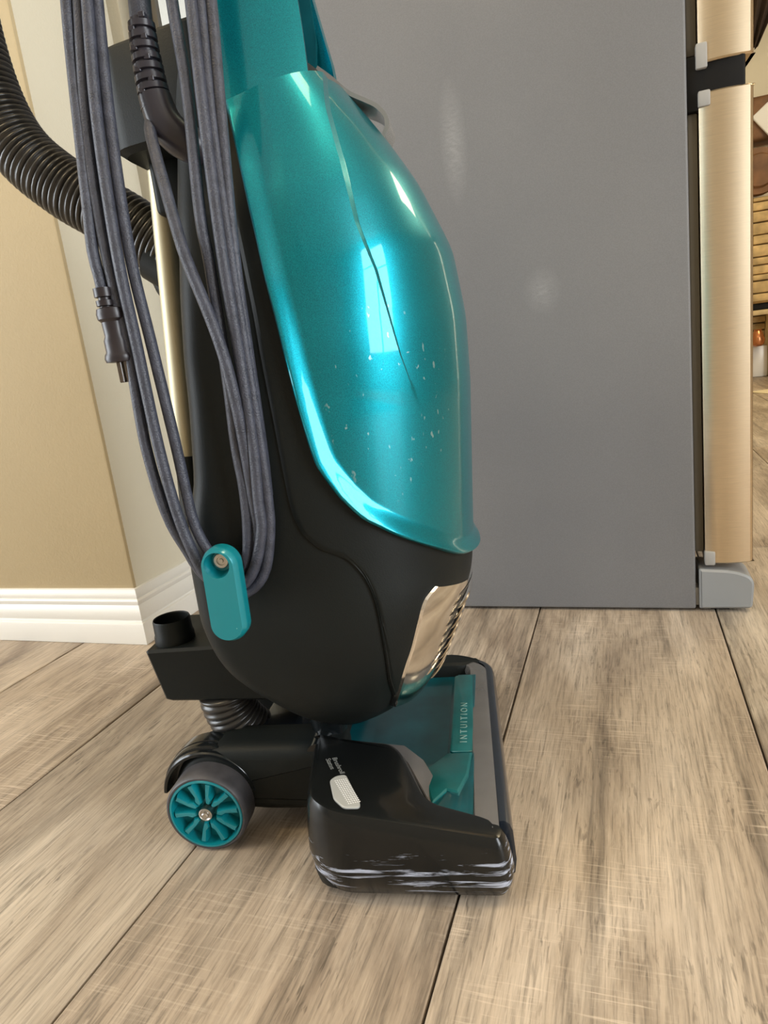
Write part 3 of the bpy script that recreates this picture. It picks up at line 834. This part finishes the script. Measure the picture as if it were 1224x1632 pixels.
R1 = [(.0191, -.113, .6644), (.0229, -.1238, .6059), (.0234, -.1401, .5247), (.0248, -.1417, .4934), (.0244, -.1436, .4176), (.0224, -.144, .3692), (.0228, -.144, .3363), (.0203, -.144, .3056), (.0147, -.144, .2816), (.0013, -.144, .2676)]
R2 = [(.0333, -.117, .6602), (.0345, -.1323, .5833), (.0362, -.1456, .4954), (.037, -.1471, .4372), (.0364, -.148, .3684), (.0335, -.148, .3268), (.0323, -.148, .3056), (.0222, -.148, .2774), (.0095, -.148, .2639)]
R3 = [(.0384, -.113, .661), (.0383, -.1282, .5838), (.0403, -.1415, .4994), (.0405, -.1431, .4368), (.0405, -.144, .3674), (.0392, -.144, .3254), (.0371, -.144, .3041), (.0294, -.144, .2755), (.0175, -.144, .2604), (.0015, -.144, .2549)]
R4 = [(.045, -.111, .6606), (.0441, -.1263, .5835), (.0424, -.1396, .4953), (.0417, -.1411, .4366), (.0408, -.142, .367), (.039, -.1415, .33)]
Dg = [(-.009, -.096, .612), (-.0120, -.106, .6000), (-.0115, -.115, .590), (-.0070, -.1235, .5705), (-.001, -.133, .5499), (.0052, -.1415, .524), (.0112, -.1475, .4982), (.0218, -.1505, .459), (.028, -.1523, .4295), (.0304, -.151, .3958), (.0297, -.147, .3604), (.0285, -.1445, .33), (.027, -.1425, .303), (.019, -.1410, .281), (.004, -.141, .271)]
def up(P, x, y=-.098, z=.78):
    return [(x, y, z), (x * .6 + P[0][0] * .4, y * .6 + P[0][1] * .4, z * .6 + P[0][2] * .4)] + P
CR = .0041
# the feed strand that leaves the inlet boot and crosses to the bundle
cord = tube('power_cord', Dg, CR, M['cord'], vac, 12, .006)
for a, b, mid, xa, xb in ((L2, R3, (-.010, -.1445, .2625), -.040, .040), (L3, R2, (-.004, -.1485, .2655), -.033, .033), (L4, R1, (-.004, -.144, .2745), -.028, .020)):
    yt = -.098 - .009 * abs(xa) / .04
    tube('cord_loop', [(.006, yt, .800), (-.014, yt, .797)] + up(a, xa) + [mid] + up(b, xb)[::-1] + [(.014, yt, .797), (-.006, yt, .800)], CR, M['cord'], cord, 12, .006)
tube('cord_loop', up(R4, .046)[::-1] + [(.016, -.090, .806), (-.016, -.090, .806)] + up(L1, -.047), CR, M['cord'], cord, 12, .006)
uh = lathe_y('cord_hook', [(.0125, .07), (.0125, .0), (.0125, -.026), (.0150, -.030), (.0240, -.032), (.0245, -.037), (.0100, -.039)], (0, -.086, .782), M['black'], vac, 32)
tube('cord_loop', [(.008, -.098, .800), (-.001, -.100, .785), (-.0035, -.100, .76), (-.006, -.100, .72), (-.0088, -.100, .6749), (-.0106, -.100, .658)], lambda s: .0076, M['cord'], cord, 16, .006)
# strain relief boot: slotted sleeve and elbow into the body
bp_ = crom([(-.0081, -.105, .6610), (-.0088, -.105, .648), (-.0090, -.105, .6385), (-.0085, -.105, .6188), (-.0073, -.105, .605)], .0006)
def bootr(s):
    k = s % .0066
    return (.0090 + s * .045) * (.80 if k < .0020 else 1.0)
tube('strain_relief', bp_, bootr, M['boot'], cord, 24, raw=True, angle=30)
for q in range(8):
    p = bp_[min(len(bp_) - 1, int((.0010 + q * .0066) / .058 * len(bp_)))]
    s_ = -1 if q % 2 else 1
    rr = .0090 + q * .0003
    box('strain_rib', (p.x - .0022 + s_ * .004, p.y - rr * .93, p.z - .0018), (p.x + .0022 + s_ * .004, p.y - .0030, p.z + .0018), M['boot'], cord, .0005, 1)
tube('cord_elbow', [(-.0080, -.105, .614), (-.0073, -.105, .6086), (-.0043, -.105, .5961), (.002, -.104, .5868), (.0085, -.101, .5815), (.016, -.094, .578)], lambda s: .0112 + min(s, .02) * .06, M['boot'], cord, 24, .002)
lathe_z('inlet_boss', [(.013, -.012), (.0135, 0), (.013, .012)], (.018, -.085, .577), M['black'], vac, 24)
# plug
px, py = -.0530, -.1445
pg = lathe_z('plug', [(.0055, .0865 - .10), (.0062, -.012), (.0062, -.0105), (.0045, -.010), (.0045, -.0085), (.0064, -.008), (.0066, -.0045), (.0046, -.004), (.0046, -.0025), (.0068, -.002), (.0068, .004),
                       ][::-1] , (px - .001, py, .4835), M['plug'], cord, 20)
lathe_z('plug_body', [(.0060, .4745), (.0085, .4735), (.0092, .470), (.0088, .4665), (.0070, .4645), (.0066, .455), (.0078, .452), (.0078, .444), (.0090, .442), (.0095, .4395), (.0088, .437), (.0050, .4365)], (px + .001, py, 0), M['plug'], cord, 24)
for v_ in bpy.data.objects['plug_body'].data.vertices:
    v_.co.x = px + .001 + (v_.co.x - px - .001) * 1.12; v_.co.y = py + (v_.co.y - py) * .9
bm = bmesh.new()
for s_ in (-1, 1):
    r = bmesh.ops.create_cube(bm, size=1)
    for v in r['verts']: v.co = Vector((px + .0035 + s_ * .0027 + v.co.x * .0036, py + v.co.y * .0062, .4300 + v.co.z * .0155))
bmesh.ops.bevel(bm, geom=bm.edges[:], offset=.0005, segments=1, affect='EDGES')
frombm('plug_blade', bm, M['blade'], cord)

# ================================================================== BRUSH HEAD
# low base tray
ol = ccw(rounded([(.028, -.168), (.186, -.172), (.193, -.160), (.184, .150), (.165, .163), (.03, .163)], [.03, .012, .012, .03, .03, .02], 6))
head = loft('brush_head', [[(a, b, z) for a, b in inset(ol, e)] for z, e in ((.003, .010), (.010, .003), (.020, .001), (.030, .0015), (.034, .004))], M['black'], vac)
# near end block with a sloping top
def ztop(x, y): return .0920 - .208 * (x - .02)
nb_ = ccw(rounded([(.016, -.066), (.092, -.060), (.106, -.072), (.1320, -.1325), (.178, -.1405), (.1945, -.152), (.190, -.176), (.055, -.176), (.030, -.160)],
                  [.006, .008, .012, .010, .01, .010, .012, .03, .03], 6))
lps = []
for f_, e in ((0, .016), (.10, .007), (.25, .002), (.42, .0), (.62, .0012), (.80, .0028), (.92, .0048), (.985, .0075), (1.0, .0105)):
    q = inset(nb_, e)
    lps.append([(a, b, .0015 + (ztop(a, b) - .0015) * f_) for a, b in q])
cap = loft('end_block', lps, M['black_worn'], vac, angle=28)
# far end block, lower and mirrored
fb = ccw(rounded([(.03, .125), (.150, .125), (.168, .135), (.176, .150), (.150, .163), (.045, .163)], [.01, .01, .01, .015, .02, .02], 6))
loft('end_block', [[(a, b, .004 + (.052 - .10 * max(0, a - .13)) * f_) for a, b in inset(fb, e)] for f_, e in ((0, .006), (.3, .0), (.8, .002), (.95, .005), (1., .009))], M['black'], vac, angle=28)
# teal deck: facetted height field
NX, NY = 52, 96
V = []; F = []
xs = np.linspace(.034, .172, NX); ys = np.linspace(-.146, .138, NY)
def deck(x, y):
    h = .040 + .012 * max(0, (.06 - x) / .06)
    # raised name plate at the front, flaring toward the near end
    xl = .139 + max(0, -.048 - y) * -.28
    ramp_ = (x - xl) / .006
    end = .054 - max(0, -.052 - y) * .10
    if y > .104: end = max(.040, end - (y - .104) * .8)
    if ramp_ > 0: h = max(h, min(end, .040 + ramp_ * .014))
    # bright facet at the near end
    if y < -.050 and x > .110:
        q = .043 + (-.050 - y) * .16 + (x - .128) * .35
        h = max(h, min(q, .0575))
    if x > .166: h = min(h, .050 - (x - .166) * 1.0)
    # near and far walls of the well
    if y < -.062: h = max(h, .040 + (-.062 - y) * .8 * min(1, max(0, (.122 - x) / .04)))
    return min(h, .064)
for x in xs:
    for y in ys: V.append((x, y, deck(x, y)))
for i in range(NX - 1):
    for j in range(NY - 1): F.append((i * NY + j, i * NY + j + 1, (i + 1) * NY + j + 1, (i + 1) * NY + j))
dk = new('deck', V, F, M['teal_deck'], vac, True, 20)
np_ = ccw(rounded([(.1415, -.050), (.1635, -.050), (.1610, .100), (.1415, .100)], .004, 4))
loft('name_plate', [[(a, b, z) for a, b in inset(np_, e)] for z, e in ((.050, 0), (.0548, 0), (.0555, .001))], M['teal_plate'], dk)
fc = [(.1175, -.078), (.1395, -.052), (.1630, -.056), (.1600, -.092), (.1520, -.118), (.1420, -.112), (.1300, -.128)]
loft('deck_facet', [[(a, b, z - (b + .08) * .05 + (a - .14) * .12) for a, b in inset(ccw(fc), e)] for z, e in ((.050, 0), (.0565, .0005), (.0575, .0025))], M['teal_plate'], dk, angle=25)
# clear window strip over the brush and its rolled front bumper
cs = []
for y in np.linspace(-.158, .150, 40):
    k = (y + .158) / .308
    xe = .192 - .0085 * k - .022 * max(0, (k - .90) / .10) ** 2
    zt = .0590 - .0075 * k
    cs.append([(xe - .030, y, zt - .006), (xe - .026, y, zt - .0005), (xe - .013, y, zt), (xe - .008, y, zt - .002), (xe - .008, y, zt - .012), (xe - .030, y, zt - .016)])
loft('brush_window', cs, M['clear'], vac, angle=40)
bs = []
for t in np.linspace(0, 1, 64):
    if t < .82:
        k = t / .82; y = -.148 + k * .273; xe = .1940 - .0085 * k; nx, ny = 1, 0
    else:
        a = (t - .82) / .18 * math.pi / 2 * 1.15; y = .125 + .036 * math.sin(a); xe = .1855 - .036 * (1 - math.cos(a)); nx, ny = math.cos(a), math.sin(a)
    zt = .0575 - .0080 * min(1, (y + .16) / .31)
    sec = [(-.010, zt - .0005), (-.006, zt), (-.002, zt - .003), (.0, zt - .009), (.001, .022), (-.001, .010), (-.006, .005), (-.010, .008)]
    bs.append([(xe + nx * d, y + ny * d, z) for d, z in sec])
# far side return of the bumper
for x in (.150, .120, .09, .06):
    zt = .0495
    bs.append([(x, .161 + d, z) for d, z in [(-.010, zt - .0005), (-.006, zt), (-.002, zt - .003), (.0, zt - .009), (.001, .022), (-.001, .010), (-.006, .005), (-.010, .008)]])
loft('bumper', bs, M['navy'], vac, angle=45)
# clear strip along the inner edge of the near block
ct = [(.020, -.066), (.090, -.062), (.1045, -.074), (.1320, -.134), (.1530, -.1375), (.1190, -.066), (.100, -.048), (.020, -.056)]
loft('clear_trim', [[(a, b, ztop(a, -.08) - .014 + dz) for a, b in inset(ccw(ct), e)] for dz, e in ((-.02, 0), (.0, 0), (.001, .001))], M['clear'], vac, angle=30)

# pedal window with tiny raised dots, its print
wp = ccw(rounded([(.0494, -.1345), (.0530, -.1275), (.0605, -.1235), (.0775, -.1545), (.0785, -.1612), (.0665, -.1645), (.0570, -.1560)], .003, 4))
def zt2(a, b): return ztop(a, b) + .0004
pw = loft('status_window', [[(a, b, zt2(a, b) + dz) for a, b in inset(wp, e)] for dz, e in ((-.006, 0), (.0006, 0), (.0012, .0008))], M['pane_grey'], vac, angle=30)
V = []; F = []
dv = ((.0790 - .0545) , (-.1590 + .1160))
for i in range(14):
    for j in range(6):
        a = .0540 + .0155 * i / 13 + .0078 * j / 5; b = -.1345 - .0245 * i / 13 + .0045 * j / 5
        z0 = zt2(a, b) + .0011; r = .00088; c0 = len(V)
        V += [(a - r, b, z0), (a, b - r, z0), (a + r, b, z0), (a, b + r, z0), (a, b, z0 + .0005)]
        F += [(c0, c0 + 1, c0 + 4), (c0 + 1, c0 + 2, c0 + 4), (c0 + 2, c0 + 3, c0 + 4), (c0 + 3, c0, c0 + 4)]
dots = new('window_studs', V, F, M['white'], pw, False); dots['kind'] = 'stuff'

def text(name, body_, size, m, parent, origin, xdir, ydir, extrude=.00025, spacing=1., shear=0.):
    cu_ = bpy.data.curves.new(name, 'FONT'); cu_.body = body_; cu_.size = size; cu_.extrude = extrude
    cu_.align_x = 'LEFT'; cu_.space_character = spacing; cu_.shear = shear; cu_.space_line = .95
    to = bpy.data.objects.new(name + '_curve', cu_); COL.objects.link(to)
    bpy.context.view_layer.update()
    dg = bpy.context.evaluated_depsgraph_get()
    me = bpy.data.meshes.new_from_object(to.evaluated_get(dg))
    bpy.data.objects.remove(to)
    me.materials.clear(); me.name = name
    xd = Vector(xdir).normalized(); yd = Vector(ydir); yd = (yd - xd * yd.dot(xd)).normalized(); zd = xd.cross(yd)
    me.transform(Matrix(((xd.x, yd.x, zd.x, origin[0]), (xd.y, yd.y, zd.y, origin[1]), (xd.z, yd.z, zd.z, origin[2]), (0, 0, 0, 1))))
    return fin(name, me, m, parent, False)
text('lettering', 'INTUITION', .0098, M['ink'], dk, (.1572, -.0365, .0558), (-.012, 1, 0), (-1, -.1, .0), spacing=1.62)
xd = Vector((.0132, -.0239, 0))
pl_z = (ztop(.05, -.10) - ztop(.04, -.10)) / .01
xd.z = pl_z * xd.x
text('print', 'Brushroll\nStatus', .0062, M['ink2'], pw, (.0450, -.1035, zt2(.0450, -.1035) + .0003), xd, (.88, .48, pl_z * .88), .0001)

# ---- neck joints between body and head
tube('neck_joint', [(.030, -.048, .150), (.030, -.048, .115), (.031, -.048, .082)], lambda s: .021 - s * .07, M['black_gloss'], vac, 24, .006)
tube('neck_joint', [(.030, .050, .150), (.030, .050, .115), (.031, .050, .082)], lambda s: .021 - s * .07, M['black_gloss'], vac, 24, .006)
box('hinge_plate', (-.046, -.045, .045), (.016, .06, .082), M['navy'], vac, .006, 3)
tube('hinge_bar', [(.028, -.085, .078), (.028, .09, .078)], .012, M['black_gloss'], vac, 20, .02)
box('rear_bridge', (-.070, -.075, .018), (.035, .085, .052), M['black'], vac, .008, 3)

# ---- wheel arms and wheels (near and far)
def wheel(side):
    c = (-.0775, side * .108, .0385)
    arm = rounded([(-.122, .030), (-.117, .058), (-.100, .081), (-.072, .0885), (.035, .0875), (.050, .080), (.050, .022), (-.02, .020)], [.03, .03, .03, .02, .012, .012, .012, .02], 6)
    arm = ccw(arm)
    loft('wheel_arm', [[(a, side * y, b) for a, b in inset(arm, e)] for y, e in ((.0875, .012), (.0865, .007), (.083, .003), (.077, .0006), (.070, .0), (.045, .001), (.042, .004))], M['black'], vac, angle=30)
    prof = [(.0485, .056), (.0490, .066), (.0488, .071), (.0470, .0718), (.0468, .0726), (.0486, .0735), (.0486, .0785), (.0478, .0805), (.0455, .0814), (.0452, .0822), (.0464, .0830), (.0462, .0865), (.0450, .0880), (.0425, .0880), (.0415, .084), (.0412, .076), (.002, .076)]
    V = []; F = []; N_ = 44
    for r, y in prof:
        for j in range(N_ + 1):
            t = R_(8) + R_(165) * j / N_
            V.append((c[0] - .004 + r * math.cos(t), side * y, c[2] + .0015 + r * math.sin(t)))
    for i in range(len(prof) - 1):
        for j in range(N_): F.append((i * (N_ + 1) + j, i * (N_ + 1) + j + 1, (i + 1) * (N_ + 1) + j + 1, (i + 1) * (N_ + 1) + j))
    new('wheel_fender', V, F, M['black_gloss'], vac, True, 25)
    ty = lathe_y('wheel', [(.020, side * -.030), (.0350, side * -.030), (.0377, side * -.027), (.0383, side * -.022), (.0383, side * -.004), (.0377, side * .0005), (.0362, side * .0022), (.0345, side * .0020), (.0335, side * -.0098), (.02, side * -.0100)], c, M['rubber'], vac, 56)
    cap_ = lathe_y('hub', [(.0345, side * .0012), (.0338, side * .0026), (.0322, side * .0026), (.0316, side * -.0010), (.0312, side * -.0095), (.0005, side * -.0095)], c, M['teal2'], ty, 56, cap=False)
    # raised spokes: five forked petals
    for k in range(5):
        a0 = R_(54 + 72 * k + 4)
        def P(r, t): return (c[0] + r * math.cos(a0 + t), c[2] + r * math.sin(a0 + t))
        for sgn in (-1, 1):
            q = [P(.0085, sgn * .02), P(.0100, sgn * .50), P(.0165, sgn * .50), P(.0314, sgn * .44), P(.0314, sgn * .22), P(.0185, sgn * .19), P(.0150, sgn * .02)]
            q = ccw(q)
            loft('spoke', [[(a, c[1] + side * y, b) for a, b in inset(q, e)] for y, e in ((-.0096, 0), (-.0010, .0004), (.0012, .0014))], M['teal2'], ty, angle=25)
    lathe_y('axle_cap', [(.0062, side * -.0095), (.0062, side * .0030), (.0052, side * .0034), (.0042, side * .0024), (.0032, side * .0024), (.0030, side * .0046), (.0022, side * .0052), (.0003, side * .0052)], c, M['screw'], ty, 28)
wheel(-1); wheel(1)
